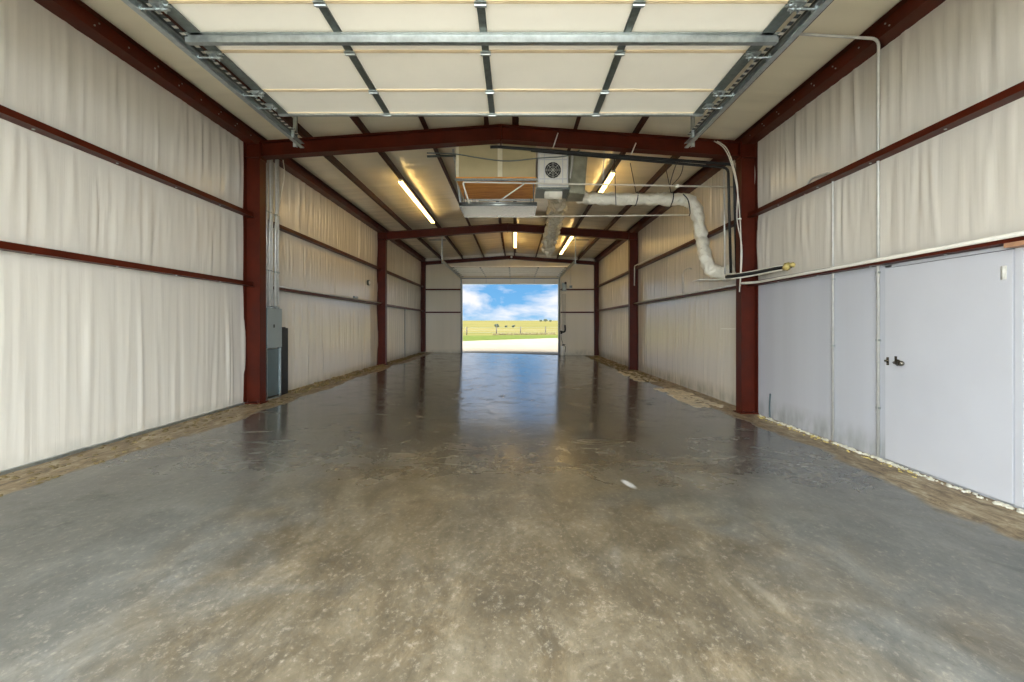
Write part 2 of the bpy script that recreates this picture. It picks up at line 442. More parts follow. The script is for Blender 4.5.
# ceiling: vinyl-faced insulation lying on the purlins, two slopes
PX = [RX-.27, RX+.27, RX-1.36, RX+1.36, RX-2.45, RX+2.45, RX-3.52, RX+3.52]
pl = sorted(PX+[XL, XR])
def sag(x, y):
    for a_, b_ in zip(pl, pl[1:]):
        if a_ <= x <= b_:
            t = (x-a_)/(b_-a_); e = math.sin(PI*t)
            w = mnoise.noise(Vector((x*.9, y*3.4, 1.3)))*.014+mnoise.noise(Vector((x*.5, y*9, 4.3)))*.007
            return e*(-.015+w)
    return 0
xs = [XL-.1+(XR-XL+.2)*i/110 for i in range(111)]; ys = [YN-.16+(YF+.3-YN)*i/420 for i in range(421)]
ceil = struct(grid_mesh('ceiling', 'roof_vinyl', xs, ys, lambda x, y: rz(x)+PH+sag(x, y)))
m = MB(); m.prism([(XL-.2, ZE+PH+.08), (RX, ZR+PH+.08), (XR+.2, ZE+PH+.08), (XR+.2, ZE+PH+.14), (RX, ZR+PH+.14), (XL-.2, ZE+PH+.14)], (0, YN-.16, 0), (0, YF+.2, 0), (1, 0, 0), (0, 0, 1))
m.build('roof_sheet', 'white_paint', ceil)

# ------------------------------------------------------------------ red frames
FW, FT = .20, .014
def i_beam(m, p0, p1, depthv, y, depth):
    # web in the x-z plane at y, flanges at the two sides of depthv; p0, p1 on the outer side
    p0, p1, d = Vector(p0), Vector(p1), Vector(depthv)
    yv = Vector((0, 1, 0)); h = FW/2
    m.prism([(0, -h), (FT, -h), (FT, h), (0, h)], p0, p1, d, yv)
    m.prism([(depth-FT, -h), (depth, -h), (depth, h), (depth-FT, h)], p0, p1, d, yv)
    m.prism([(FT, -.005), (depth-FT, -.005), (depth-FT, .005), (FT, .005)], p0, p1, d, yv)
CD, RD = .30, .27
fname = ['nearest', 'middle', 'far']
for i, y in enumerate(FR):
    cd = CD if i < 2 else .23
    for s, x in ((1, XL), (-1, XR)):
        side = 'left' if s > 0 else 'right'
        lab = {('left', 0): 'red steel column on the left, beside the grey electrical panel', ('right', 0): 'red steel column on the right, with white cables and black pipes beside it',
               ('left', 1): 'dark red steel column halfway down the left wall', ('right', 1): 'dark red steel column halfway down the right wall, small white pipe on it',
               ('left', 2): 'thin dark red corner column at the far left corner', ('right', 2): 'thin dark red corner column at the far right corner'}[(side, i)]
        c = thing('steel_column', (x+s*cd/2, y, fz(x)), lab, 'column', 'red steel columns of the building frame')
        m = MB(); i_beam(m, (x+s*.004, y, fz(x)+.02), (x+s*.004, y, rz(x)-.001), (s, 0, 0), y, cd); m.build('column_shaft', 'red_steel', c)
        if i < 2:
            m = MB(); m.box((x+s*.01, y-.13, fz(x)), (x+s*(cd+.04), y+.13, fz(x)+.022))
            for bx in (.07, cd-.05):
                for by in (-.07, .07): m.cyl((x+s*bx, y+by, fz(x)+.02), (x+s*bx, y+by, fz(x)+.055), .014, 6)
            m.build('base_plate', 'red_steel', c, smooth=False)
            m = MB(); z = rz(x+s*cd)-RD
            m.box((x+s*.02, y-FW/2+.01, z-.006), (x+s*(cd-.02), y-.006, z+.006)); m.build('stiffener', 'red_steel', c)
            for zg in ZG:           # girt clips
                mm = MB(); mm.box((x+s*.02, y-.10, zg-.01), (x+s*(GP+.02), y-.006, zg+.0)); mm.build('girt_clip', 'red_purlin', c)
    lab = ['nearest red steel roof beam spanning the hall, with black pipe under its right half', 'dark red roof beam in the middle of the hall, seen behind the hanging ducts', 'farthest thin dark red roof beam, against the end wall above the open door'][i]
    r = thing('roof_beam', (RX, y, ZR), lab, 'roof beam', 'red steel beams across the roof')
    rd = RD if i < 2 else .17
    for s, x in ((1, XL), (-1, XR)):
        m = MB()
        p0 = (x+s*(cd if i < 2 else cd), y, rz(x+s*cd)); p1 = (RX-s*.001, y, ZR)
        i_beam(m, p0, p1, (0, 0, -1), y, rd); m.build('beam_half', 'red_steel', r)
        m = MB(); m.box((x+s*cd, y-FW/2, rz(x)-rd-.03), (x+s*(cd+.018), y+FW/2, rz(x)+.0)); m.build('end_plate', 'red_steel', r)
    m = MB(); m.box((RX-.012, y-FW/2-.004, ZR-rd-.03), (RX+.012, y+FW/2+.004, ZR-.002))
    m.build('ridge_plate', 'red_steel', r)

# purlins run over the beams the whole length of the hall
nm = {0: 'left of the ridge', 1: 'right of the ridge'}
for k, x in enumerate(sorted(PX)):
    s = -1 if x > RX else 1
    pos = ['second red roof purlin from the left wall, counting the eave beam', 'third red roof purlin from the left wall, with a batten light beside it', 'fourth red roof purlin from the left wall, over the left edge of the hanging platform',
           'red roof purlin just left of the roof ridge', 'red roof purlin just right of the roof ridge', 'fourth red roof purlin from the right wall', 'third red roof purlin from the right wall, with a batten light beside it',
           'second red roof purlin from the right wall, counting the eave beam'][k]
    z0 = rz(x); z1 = z0+PH; w = .065; th = .006
    m = MB(); prof = [(0, z0), (s*w, z0), (s*w, z0+.018), (s*(w-th), z0+.018), (s*(w-th), z0+th), (s*th, z0+th), (s*th, z1-th), (s*th, z1), (-s*w, z1), (-s*w, z1-th), (0, z1-th)]
    m.prism([(a_+x, b_) for a_, b_ in prof], (0, YN, 0), (0, YF, 0), (1, 0, 0), (0, 0, 1))
    o = tag(m.build('roof_purlin', 'red_purlin'), pos, 'roof purlin', 'red purlins running down the roof')
for s, x, lab in ((1, XL, 'red eave beam with a row of bolts along the top of the left wall'), (-1, XR, 'red eave beam with a row of bolts along the top of the right wall')):
    e = thing('eave_beam', (x+s*.1, YN, ZE), lab, 'eave beam', 'red eave beams')
    m = MB(); w = .2; th = .008
    prof = [(.004, ZE+.002), (w, ZE+.002), (w, ZE+.155), (w-th, ZE+.155), (w-th, ZE+.010), (.004, ZE+.010)]
    m.prism([(x+s*a_, b_) for a_, b_ in prof], (0, YN, 0), (0, YF, 0), (1, 0, 0), (0, 0, 1))
    m.build('eave_channel', 'red_steel', e)
    m = MB(); m.box((x+s*.195, YN, ZE+.153), (x+s*.27, YF, ZE+.16)); m.build('top_flange', 'red_purlin', e)
    y = 1.6; k = 0
    while y < FR[0]-.15:
        for zz in ((.05, .105) if k % 3 else (.075,)):
            mm = MB(); mm.cyl((x+s*(w+.001), y+zz, ZE+zz), (x+s*(w+.010), y+zz, ZE+zz), .009, 6); mm.build('bolt', 'galvanised', e, smooth=False)
        y += .42; k += 1

# girts: one per bay and height on the side walls
bays = [(YN, FR[0]-.02), (FR[0]+.02, FR[1]-.02), (FR[1]+.02, FR[2]-.02)]
for s, x, side in ((1, XL, 'left'), (-1, XR, 'right')):
    for bi, (y0, y1) in enumerate(bays):
        for gi, z in enumerate(ZG):
            where = ['nearest bay', 'middle bay', 'far bay'][bi]
            g = thing('wall_girt', (x+s*GP/2, (y0+y1)/2, z), '%s dark red girt across the %s wall in its %s' % (['lower', 'upper'][gi], side, where), 'wall girt', 'red girts along the side walls')
            m = MB(); th = .007
            prof = [(.006, z), (GP, z), (GP, z+GH), (GP-th, z+GH), (GP-th, z+th), (.006, z+th)]
            m.prism([(x+s*a_, b_) for a_, b_ in prof], (0, y0, 0), (0, y1, 0), (1, 0, 0), (0, 0, 1)); m.build('girt_channel', 'red_steel', g)
            if bi == 0:
                y = 2.6
                while y < y1-.3:
                    mm = MB(); mm.cyl((x+s*.07, y, z-.007), (x+s*.07, y, z+.001), .013, 6); mm.build('bolt', 'galvanised', g, smooth=False); y += .95
for side, x0, x1 in (('left', XL+.23, OX0-.06), ('right', OX1+.12, XR-.23)):
    for gi, z in enumerate((2.10, 3.28)):
        m = MB(); m.box((x0, YF-.10, z), (x1, YF-.006, z+.07))
        tag(m.build('wall_girt', 'red_steel'), '%s dark red girt on the end wall, %s of the open door' % (['lower', 'upper'][gi], side), 'wall girt', 'red girts on the end wall')

# ------------------------------------------------------------------ outdoors
m = MB()
pp = [(-14, YF+.085), (14, YF+.085), (14, 70), (5.3, 56), (-4.6, 39.6), (-14, 24.2)]
m.add([(x, y, fz(x)-.004) for x, y in pp]+[(x, y, -.5) for x, y in pp], [tuple(range(6))]+[tuple(range(11, 5, -1))]+[(i, 6+i, 6+(i+1) % 6, (i+1) % 6) for i in range(6)])
struct(m.build('concrete_pad', 'pad'))
m = MB(); m.add([(-14, -16, .06), (14, -16, -.09), (14, YN-.005, -.09), (-14, YN-.005, .06)], [(0, 1, 2, 3)])  # out of view behind the camera, kept pale as a reflector for the ceiling
tag(struct(m.build('concrete_bounce_apron', 'apron')), None, None)
def fieldz(x, y):
    if y < 60: return -.14
    if y < 80: return -.14+(y-60)/20*.2
    return .06+(y-80)*.0125
xs = [-400+800*i/40 for i in range(41)]; ys = [YF+.3, 30, 40, 50, 60, 65, 70, 75, 80, 90, 100, 120, 150, 200, 260, 330, 420, 520, 650, 900]
g = grid_mesh('grass_field', 'grass', xs, ys, fieldz); tag(g, None, None, kind='structure')

fence = thing('field_fence', (0, 71, 0), 'low wire fence on wooden posts across the grass field outside', 'fence')
fp = [P(451, 335, 69), P(466.8, 335, 69), P(496.4, 334.6, 71), P(520.5, 334.3, 72.5), P(545.5, 334, 74), P(575, 333.6, 76), P(600, 333.2, 78)]
fp = [Vector((p.x, p.y, fieldz(0, p.y))) for p in fp]
for p in fp:
    m = MB(); m.tube([p-Vector((0, 0, .1)), p+Vector((0.01, 0, 1.25))], .075, 8); m.build('fence_post', 'fence_wood', fence)
for h in (.35, .7, 1.1):
    m = MB(); m.tube([p+Vector((0, 0, h)) for p in fp], .012, 5); m.build('fence_wire', 'dark_galvanised', fence)
m = MB()
for i in range(240):
    x = rnd.uniform(-3.2, 6.5); yy = 70.5+x*.35+rnd.uniform(-.8, 1.6)
    h = rnd.uniform(.1, .32)
    m.blob((x, yy, fieldz(0, yy)+h*.4), .22, i, (1, 1, h*2.4), .6, (4, 5))
tag(m.build('dry_weeds', 'weeds'), 'dry brown weeds growing along the wire fence outside', 'weeds', kind='stuff')
for px, py, w, lab in ((497, 326.6, .95, 'largest and leftmost dark bush standing in the field'), (506, 326.4, .55, 'middle one of three dark bushes in the field'), (513.5, 326.4, .65, 'rightmost of three dark bushes in the field')):
    Yb = 135; x = (px-VX)*Yb/F; z = fieldz(0, Yb)
    b = thing('field_bush', (x, Yb, z), lab, 'bush', 'bushes in the field')
    m = MB(); r_ = random.Random(int(px))
    for k in range(14): m.blob((x+r_.uniform(-.5, .5)*w, Yb+r_.uniform(-.4, .4)*w, z+w*(.55+r_.uniform(-.15, .35))), .33*w, k, (1, 1, .9), .6)
    m.build('foliage', 'bush_green', b)
    m = MB(); m.cyl((x, Yb, z-.1), (x, Yb, z+w*.5), .09); m.build('trunk', 'fence_wood', b)
for px, w, lab in ((541.0, 2.0, 'leftmost small dark tree on the horizon'), (545.5, 2.8, 'tallest small dark tree on the horizon'), (550.5, 1.9, 'rightmost small dark tree on the horizon')):
    Yb = 480; x = (px-VX)*Yb/F; z = fieldz(0, Yb)
    b = thing('distant_tree', (x, Yb, z), lab, 'tree', 'trees on the horizon')
    m = MB(); r_ = random.Random(int(px))
    for k in range(10): m.blob((x+r_.uniform(-.5, .5)*w, Yb, z+w*(.5+r_.uniform(-.2, .3))), .35*w, k, (1, 1, .8), .5)
    m.build('foliage', 'bush_green', b)
    m = MB(); m.cyl((x, Yb, z-.2), (x, Yb, z+w*.4), .25); m.build('trunk', 'fence_wood', b)

# ------------------------------------------------------------------ overhead doors (open, lying under the roof)
def overhead_door(name_loc, ys, z, x0, x1, label, ribs, near=True, last=None):
    d = thing('overhead_door', name_loc, label, 'garage door', 'raised sectional doors')
    t = .045
    for a_, b_ in zip(ys, ys[1:]):
        lo, hi = min(a_, b_), max(a_, b_)
        m = MB(); m.box((x0, lo+.006, z), (x1, hi-.006, z+t)); sec = m.build('door_section', 'door_panel', d, bevel=.004)
        for yy in (lo+.004, hi-.004):
            m = MB(); sg = 1 if yy < (lo+hi)/2 else -1
            m.box((x0, yy, z-.010), (x1, yy+sg*.013, z+.002)); m.build('section_rail', 'door_joint', sec)
        for rx in ribs:
            m = MB(); w = .03
            m.box((rx-w, lo+.02, z-.022), (rx+w, hi-.02, z-.016)); m.box((rx-w, lo+.02, z-.022), (rx-w+.004, hi-.02, z)); m.box((rx+w-.004, lo+.02, z-.022), (rx+w, hi-.02, z))
            m.build('stile', 'dark_galvanised', sec)
        for rx in ribs+[x0+.05, x1-.05]:
            m = MB(); m.box((rx-.045, hi-.035, z-.03), (rx+.045, hi+.03, z-.021)); m.cyl((rx-.045, hi, z-.032), (rx+.045, hi, z-.032), .009, 8)
            m.build('hinge', 'galvanised', sec, smooth=False)
        for xx, s in ((x0, 1), (x1, -1)):
            m = MB(); m.box((xx, lo+.01, z-.024), (xx+s*.1, hi-.01, z-.014)); m.box((xx, lo+.01, z-.024), (xx+s*.006, hi-.01, z+t)); m.build('end_stile', 'dark_galvanised', sec)
    return d
ZD = 3.92
dx0, dx1 = -2.70, 2.15
dys = [5.236, 4.724, 4.05, 3.427, 2.80, 2.18, 1.56]
ribs = [(318-VX)/325*2.42, (480-VX)/325*2.42, (640-VX)/325*2.42]
door = overhead_door((-.27, 3.4, ZD), dys, ZD, dx0, dx1, 'large off-white overhead door raised flat under the roof, nearest the camera', ribs)
m = MB()      # top edge rail and the deep reinforcing strut
m.box((dx0-.02, 5.225, ZD-.03), (dx1+.02, 5.262, ZD+.05)); m.build('edge_rail', 'galvanised', door)
m = MB(); zz = ZD-.024
m.prism([(0, 0), (.03, 0), (.036, -.055), (.085, -.055), (.091, 0), (.12, 0), (.12, .006), (0, .006)], (dx0-.05, 3.76, zz), (dx1+.05, 3.76, zz), (0, 1, 0), (0, 0, 1)); m.build('reinforcing_strut', 'galvanised', door)
for side, s, xx in (('left', 1, dx0), ('right', -1, dx1)):
    for yy in dys[1:4]+[5.0]:
        m = MB(); m.box((xx-s*.02, yy-.05, ZD-.045), (xx+s*.07, yy+.05, ZD-.028)); m.box((xx-s*.0, yy-.035, ZD-.075), (xx+s*.006, yy+.035, ZD-.03)); m.box((xx+s*.05, yy-.035, ZD-.075), (xx+s*.056, yy+.035, ZD-.03))
        m.cyl((xx-s*.12, yy, ZD-.06), (xx+s*.09, yy, ZD-.06), .008, 8); m.cyl((xx-s*.12, yy, ZD-.06), (xx-s*.095, yy, ZD-.06), .026, 12)
        m.build('roller_bracket', 'galvanised', door, smooth=False)

def door_track(x, s, z, y0, y1, label, hang):
    t = thing('door_track', (x, (y0+y1)/2, z), label, 'door track', 'steel tracks of the overhead doors')
    # c-shaped rail open towards the door
    m = MB(); w, h, th = .05, .065, .005
    m.prism([(0, 0), (w, 0), (w, .012), (w-th, .012), (w-th, th), (th, th), (th, h-th), (w-th, h-th), (w-th, h-.012), (w, h-.012), (w, h), (0, h)], (x, y0, z), (x, y1, z), (s, 0, 0), (0, 0, 1))
    m.build('rail', 'galvanised', t)
    m = MB(); m.prism([(0, 0), (-.045, 0), (-.045, -.004), (.003, -.004), (.003, .07), (0, .07)], (x, y0, z+h+.004), (x, y1-.1, z+h+.004), (s, 0, 0), (0, 0, 1)); m.build('angle', 'dark_galvanised', t)
    for yy, zt in hang:
        m = MB(); m.box((x-s*.012, yy-.018, z-.02), (x-s*.007, yy+.018, zt)); m.box((x-s*.012, yy-.018, z-.02), (x-s*.05, yy-.014, zt)); m.build('hanger_strap', 'galvanised', t)
    return t
tr = {}
for side, s, x in (('left', 1, -2.835), ('right', -1, 2.295)):
    t = tr[side] = door_track(x, s, 3.82, YN+.05, 6.02, 'galvanised %s-hand track of the nearest overhead door' % side, [(5.94, rz(x)+.02), (3.0, rz(x)+.02)])
    # perforated angle beside the door, its holes seen as bright dots
    m = MB(); xa = x+s*.075
    m.box((xa, YN+.1, 3.885), (xa+s*.035, 5.75, 3.889)); m.build('perforated_angle', 'perforated', t)
    m = MB(); m.box((xa+s*.0, 5.62, 3.80), (xa+s*.03, 5.65, 3.92)); m.build('end_stop', 'galvanised', t)
    # vertical part of the track, behind the camera
    m = MB(); m.box((x, YN+.02, .06), (x+s*.05, YN+.085, 3.83)); m.build('upright_rail', 'galvanised', t)

# far door
fys = [19.35, 20.0, 20.65, 21.3, 21.95, 22.6, 23.05]
fribs = [OX0+(OX1-OX0)*k/4 for k in (1, 2, 3)]
fd = overhead_door((RX, 21.2, 3.95), fys, 3.95, OX0+.02, OX1-.02, 'off-white overhead door raised above the far opening', fribs)
m = MB()
m.add([(OX0, YF-.06, 3.60), (OX1, YF-.06, 3.60), (OX1, YF-.10, 3.86), (OX0, YF-.10, 3.86), (OX0, YF-.015, 3.60), (OX1, YF-.015, 3.60), (OX1, YF-.055, 3.86), (OX0, YF-.055, 3.86)],
      [(0, 1, 2, 3), (4, 7, 6, 5), (0, 4, 5, 1), (3, 2, 6, 7), (0, 3, 7, 4), (1, 5, 6, 2)])
bs = m.build('door_section', 'door_panel', fd)
for rx in fribs:
    m = MB(); m.box((rx-.03, YF-.11, 3.62), (rx+.03, YF-.065, 3.84)); m.build('stile', 'white_plastic', bs)
for y in (19.7, 20.4, 21.05, 21.7, 22.35):
    m = MB(); m.box((OX0+.03, y, 3.885), (OX1-.03, y+.05, 3.928)); m.build('reinforcing_strut', 'white_plastic', fd)
m = MB(); m.box((OX0, YF-.16, 3.86), (OX1, YF-.06, 3.90)); m.build('reinforcing_strut', 'dark_galvanised', fd)
for side, s, x in (('left', 1, OX0-.07), ('right', -1, OX1+.07)):
    t = door_track(x, s, 3.87, 17.5, 23.2, 'galvanised %s-hand track of the far overhead door' % side, [(17.6, rz(x)+.02)])
    m = MB(); m.tube([(x+s*.03, 23.2, 3.9), (x+s*.03, 23.38, 3.84), (x+s*.03, 23.46, 3.68), (x+s*.03, 23.46, fz(x)+.01)], .035, 8); m.build('upright_rail', 'galvanised', t)
    m = MB(); m.cyl((x-s*.55, 17.6, 4.77), (x+s*.12, 17.6, 4.77), .02, 8); m.build('cross_angle', 'dark_galvanised', t)
    m = MB(); m.box((x-s*.02, YF-.012, fz(x)), (x+s*.07, YF-.05, 3.6)); struct(m.build('trim_%d' % (1 if s > 0 else 2), 'jamb_steel'))

# ------------------------------------------------------------------ door and pipes on the right wall
xw = XR
m = MB(); yd0, yd1 = 3.93, 5.19
zb = fz(XR)+.03
m.box((xw-.003, yd0, zb), (xw-.030, yd1, 2.135)); dr = struct(m.build('door_1', 'white_paint', bevel=.003))
m = MB(); m.box((xw-.002, yd0-.01, zb), (xw-.022, yd0-.07, 2.17)); m.box((xw-.002, yd1+.008, zb), (xw-.022, yd1+.10, 2.17)); m.box((xw-.002, yd0-.07, 2.142), (xw-.022, yd1+.1, 2.172)); struct(m.build('trim_3', 'white_paint'))
m = MB(); m.box((xw-.0015, yd0-.01, zb), (xw-.004, yd1+.01, 2.143)); m.build('door_gap', 'black_board', dr)
zh = CZ-38*5.05/F
m = MB(); m.cyl((xw-.03, 5.10, zh), (xw-.04, 5.10, zh), .036); m.cyl((xw-.04, 5.10, zh), (xw-.08, 5.10, zh), .014); m.tube(arc([(xw-.08, 5.10, zh), (xw-.095, 5.07, zh), (xw-.09, 4.97, zh)], .02), .013, 8); m.blob((xw-.09, 5.0, zh), .03, 1, (1, 1.4, 1), .05)
m.build('lever_handle', 'brass_steel', dr)
m = MB(); m.box((xw-.03, 5.115, zh-.005), (xw-.036, 5.145, zh+.07)); m.build('latch_guard', 'brass_steel', dr)
m = MB(); m.box((xw-.022, 5.235, zh-.04), (xw-.03, 5.265, zh+.05)); m.cyl((xw-.03, 5.25, zh+.01), (xw-.06, 5.25, zh+.01), .012); m.box((xw-.05, 5.20, zh), (xw-.058, 5.26, zh+.02))
m.build('strike_hook', 'brass_steel', dr)
for z in (1.95,):
    m = MB(); m.box((xw-.03, 3.985, z-.07), (xw-.038, 4.02, z+.05)); m.cyl((xw-.036, 3.98, z-.07), (xw-.036, 3.98, z+.05), .008, 8); m.build('hinge', 'white_plastic', dr)

def pipe(name, pts, r, mat, label, cat, group=None, corner=.09, straps=(), n=10):
    t = thing(name, Vector(pts[0]), label, cat, group)
    m = MB(); m.tube(arc(pts, corner, 6), r, n); m.build('pipe_run', mat, t)
    for p in straps:
        m = MB(); p = Vector(p); m.box(p-Vector((.012, .03, .012)), p+Vector((.008, .03, .012))); m.build('pipe_strap', 'galvanised', t)
    return t
yc = 5.385; xc = xw-.028
pipe('electrical_conduit', [(3.15, 5.10, 4.745), (4.10, 5.12, 4.70), (4.115, 5.15, 4.5), (xc, 5.385, 3.95), (xc, 5.385, fz(xc)+.01)], .016, 'conduit', 'tall metal conduit up the right wall beside the white door, bent over at the top', 'conduit', 'conduits on the right wall', .14,
     [(xc, yc, z) for z in (2.1, 1.3, .5)])
yc2 = 6.15
pipe('electrical_conduit', [(xc, 6.75, 3.42), (xc-.02, 6.62, 3.60), (xc, yc2, 3.56), (xc, yc2, fz(xc)+.01)], .014, 'conduit', 'metal conduit down the right wall from the upper girt, hooked over at its top', 'conduit', 'conduits on the right wall', .16,
     [(xc, yc2, z) for z in (2.1, 1.2)])
pipe('water_pipe', [(4.0, 8.02, 2.215), (4.165, 7.85, 2.215), (4.165, 3.2, 2.235)], .022, 'cable_white', 'long pale pipe along the lower girt of the right wall, above the white door', 'pipe', None, .1, [(4.175, y, 2.225) for y in (6.8, 5.8, 4.6)])
m = MB(); m.box((xw-.01, 3.3, 2.14), (xw-.14, 3.90, 2.178)); tag(m.build('rusty_plate', 'rust_plate'), 'brown rusty strip above the hinge corner of the white door', 'metal strip')
# line set bundle in front of the right column, ending in foam
b = thing('line_set', (4.1, 8.0, 2.4), 'bundle of black and pale pipes crossing the right column into the wall', 'pipes')
for k, (dz, mt, r) in enumerate(((.045, 'cable_white', .017), (.01, 'black_rubber', .028), (-.025, 'cable_white', .014), (.028, 'black_rubber', .02))):
    m = MB(); m.tube(arc([(3.86, 8.33-k*.02, 2.34+dz), (3.98, 8.04-k*.01, 2.34+dz), (4.12, 7.8, 2.36+dz), (4.25, 7.3, 2.385+dz), (4.34, 7.1, 2.385+dz*.5)], .12), r, 8); m.build('insulated_pipe', mt, b)
m = MB(); m.blob((4.26, 7.12, 2.39), .055, 3, (1, 1.3, 1), .6); m.blob((4.29, 7.03, 2.41), .045, 5, (1, 1, .8), .6); m.build('foam_plug', 'foam_yellow', b, smooth=True)
# black line set: under the beam then down the column
bl = thing('black_pipe', (RX, 8.36, 4.7), 'black insulated pipe run under the nearest roof beam and down beside the right column', 'pipe')
m = MB(); m.tube(arc([(-.45, 8.36, 4.75), (-.3, 8.36, 4.755), (4.03, 8.36, rz(4.03)-RD-.055), (4.08, 8.36, 2.46)], .1), .027, 10); m.build('pipe_run', 'black_rubber', bl)
m = MB(); m.tube(arc([(.3, 8.42, 4.71), (3.95, 8.42, rz(3.95)-RD-.10), (4.0, 8.42, 2.44)], .1), .024, 10); m.build('second_run', 'black_rubber', bl)
m = MB(); m.tube([(3.88, 8.44, rz(3.9)-RD-.1), (3.90, 8.44, 2.42)], .016, 8); m.build('conduit_run', 'conduit', bl)
# white cables over the beam and down the column
cb = thing('white_cables', (4.0, 8.0, 4.6), 'two loose white cables hanging over the beam and down the right column', 'cable')
for k, off in enumerate((0, 1.5)):
    pts = [P(714+off*2, 141, 8.04), P(724+off*1.6, 148, 8.03), P(731+off, 163, 8.03), P(737+off*.4, 188, 8.03), P(740-off*2, 219, 8.03), P(741+off*.6, 250, 8.03), P(740-off*.4, 286+off*4, 8.03)]
    m = MB(); m.tube(smooth_path(pts, 8), .010, 6); m.build('cable', 'cable_white', cb)
m = MB(); p = P(739.5, 219, 8.03); m.box(p-Vector((.03, .012, .012)), p+Vector((.03, .012, .012))); m.build('cable_clip', 'white_plastic', cb)

# middle bay, right wall: surface conduits
xr2 = XR-GP-.02
pipe('electrical_conduit', [(xr2, 8.35, 2.235), (xr2, 15.9, 2.235)], .016, 'conduit', 'pale conduit along the lower girt of the right wall, middle bay', 'conduit')
pipe('electrical_conduit', [(XR-.04, 11.6, 2.27), (XR-.04, 11.6, 2.86), (XR-.04, 11.25, 2.9), (XR-.04, 11.05, 2.84)], .014, 'conduit', 'small hooked pipe stub on the right wall below the hanging duct', 'conduit', None, .14)
pipe('electrical_conduit', [(4.165, 13.2, 3.53), (4.165, 15.80, 3.53), (4.165, 15.84, 2.85)], .018, 'cable_white', 'short white pipe hanging beside the middle right column', 'conduit', None, .05)
m = MB(); m.box((XR-.012, 8.35, 1.395), (XR-.028, 9.5, 1.41)); m.build('liner_ledge', 'white_plastic', wall_r)
# left wall, middle bay
xl2 = XL+GP+.02
pipe('electrical_conduit', [(xl2, 8.5, 2.245), (xl2, 15.9, 2.245)], .016, 'conduit', 'pale conduit along the lower girt of the left wall, middle bay', 'conduit')
jb = thing('junction_box', (XL+.06, 14.85, 2.86), 'small dark round fitting on the left wall before the middle column', 'electrical box')
m = MB(); m.cyl((XL+.03, 14.85, 2.86), (XL+.09, 14.85, 2.86), .09, 14); m.build('box_body', 'dark_galvanised', jb)
m = MB(); m.cyl((XL+.09, 14.85, 2.86), (XL+.10, 14.85, 2.86), .06, 14); m.build('box_cover', 'white_plastic', jb)
m = MB(); m.box((xl2-.02, 13.2, 2.26), (xl2+.03, 13.5, 2.32)); tag(m.build('junction_box', 'dark_galvanised'), 'small flat grey box on the lower girt of the left wall', 'electrical box')

# ------------------------------------------------------------------ electrical gear on the left
xf = -4.60
ep = thing('breaker_box', (xf-.06, 8.72, 1.05), 'grey electrical panel standing on a dark cabinet beside the left red column', 'electrical panel')
m = MB(); m.box((xf-.12, 8.45, 1.04), (xf-.004, 8.98, 1.80)); m.build('panel_box', 'trough_grey', ep, bevel=.004)
m = MB(); m.box((xf-.004, 8.452, 1.045), (xf+.008, 8.978, 1.795)); dd = m.build('panel_door', 'panel_grey', ep, bevel=.003)
m = MB(); m.box((xf+.008, 8.66, 1.43), (xf+.013, 8.70, 1.49)); m.build('latch', 'black_board', dd)
for z in (1.17, 1.13, 1.08):
    m = MB(); m.cyl((xf-.06, 8.45, z), (xf-.06, 8.43, z), .022, 10); m.build('knockout_plug', 'galvanised', ep)
m = MB(); m.blob((xf-.10, 8.40, 1.765), .032, 2, (1.2, 1, .8), .2); m.build('white_connector', 'white_plastic', ep, smooth=True)
tc = thing('wire_cabinet', (xf-.06, 8.72, fz(xf)), 'dark grey steel frame and cabinet under the electrical panel', 'cabinet')
zf0 = fz(xf)
m = MB(); m.box((xf-.10, 8.50, zf0+.05), (xf-.02, 8.93, 1.02)); m.build('cabinet_sheet', 'trough_grey', tc)
m = MB()
for y in (8.46, 8.95): m.box((xf-.03, y-.014, zf0), (xf+.0, y+.014, 1.035))
m.box((xf-.03, 8.45, zf0), (xf, 8.97, zf0+.03)); m.build('frame_rail', 'galvanised', tc)
m = MB(); m.box((xf-.10, 9.04, zf0+.01), (xf-.03, 9.30, 1.42)); m.box((xf-.105, 9.02, zf0), (xf-.09, 9.32, 1.44))
tag(m.build('black_board', 'black_board', bevel=.004), 'tall narrow black board standing beside the electrical panel', 'board')
cg = [(-4.63, 8.49, .026), (-4.62, 8.58, .028), (-4.63, 8.68, .022), (-4.62, 8.79, .026), (-4.63, 8.90, .022)]
for k, (x, y, r) in enumerate(cg):
    lab = ['first', 'second', 'middle', 'fourth', 'last'][k]+' of five upright conduits above the electrical panel, from the column'
    top = rz(x)+.02-(.0 if k % 2 else .05)
    if k in (1, 3): pts = [(x, y, 1.80), (x, y, 3.35), (x, y+.03, 3.5), (x, y+.03, top)]
    else: pts = [(x, y, 1.80), (x, y, top)]
    t = pipe('upright_conduit', pts, r, 'conduit', lab, 'conduit', 'conduits above the electrical panel', .05)
    m = MB(); m.cyl((x, y, 1.795), (x, y, 1.84), r+.008, 8); m.build('connector', 'galvanised', t)
    for z in (2.5, 3.6):
        m = MB(); m.box((x-.02, y-r-.008, z-.012), (x+r+.003, y+r+.008, z+.012)); m.build('pipe_strap', 'galvanised', t)
cbl = smooth_path([P(283, 160, 9.0), P(284.5, 175, 9.0), P(281, 195, 9.0), P(277, 215, 9.0), P(278, 235, 9.0), P(277, 262, 9.0), P(275, 300, 9.0), P(274, 309, 8.85)], 8)
m = MB(); m.tube(cbl, .009, 6); tag(m.build('loose_cable', 'cable_white'), 'loose white cable drooping beside the conduits above the electrical panel', 'cable')

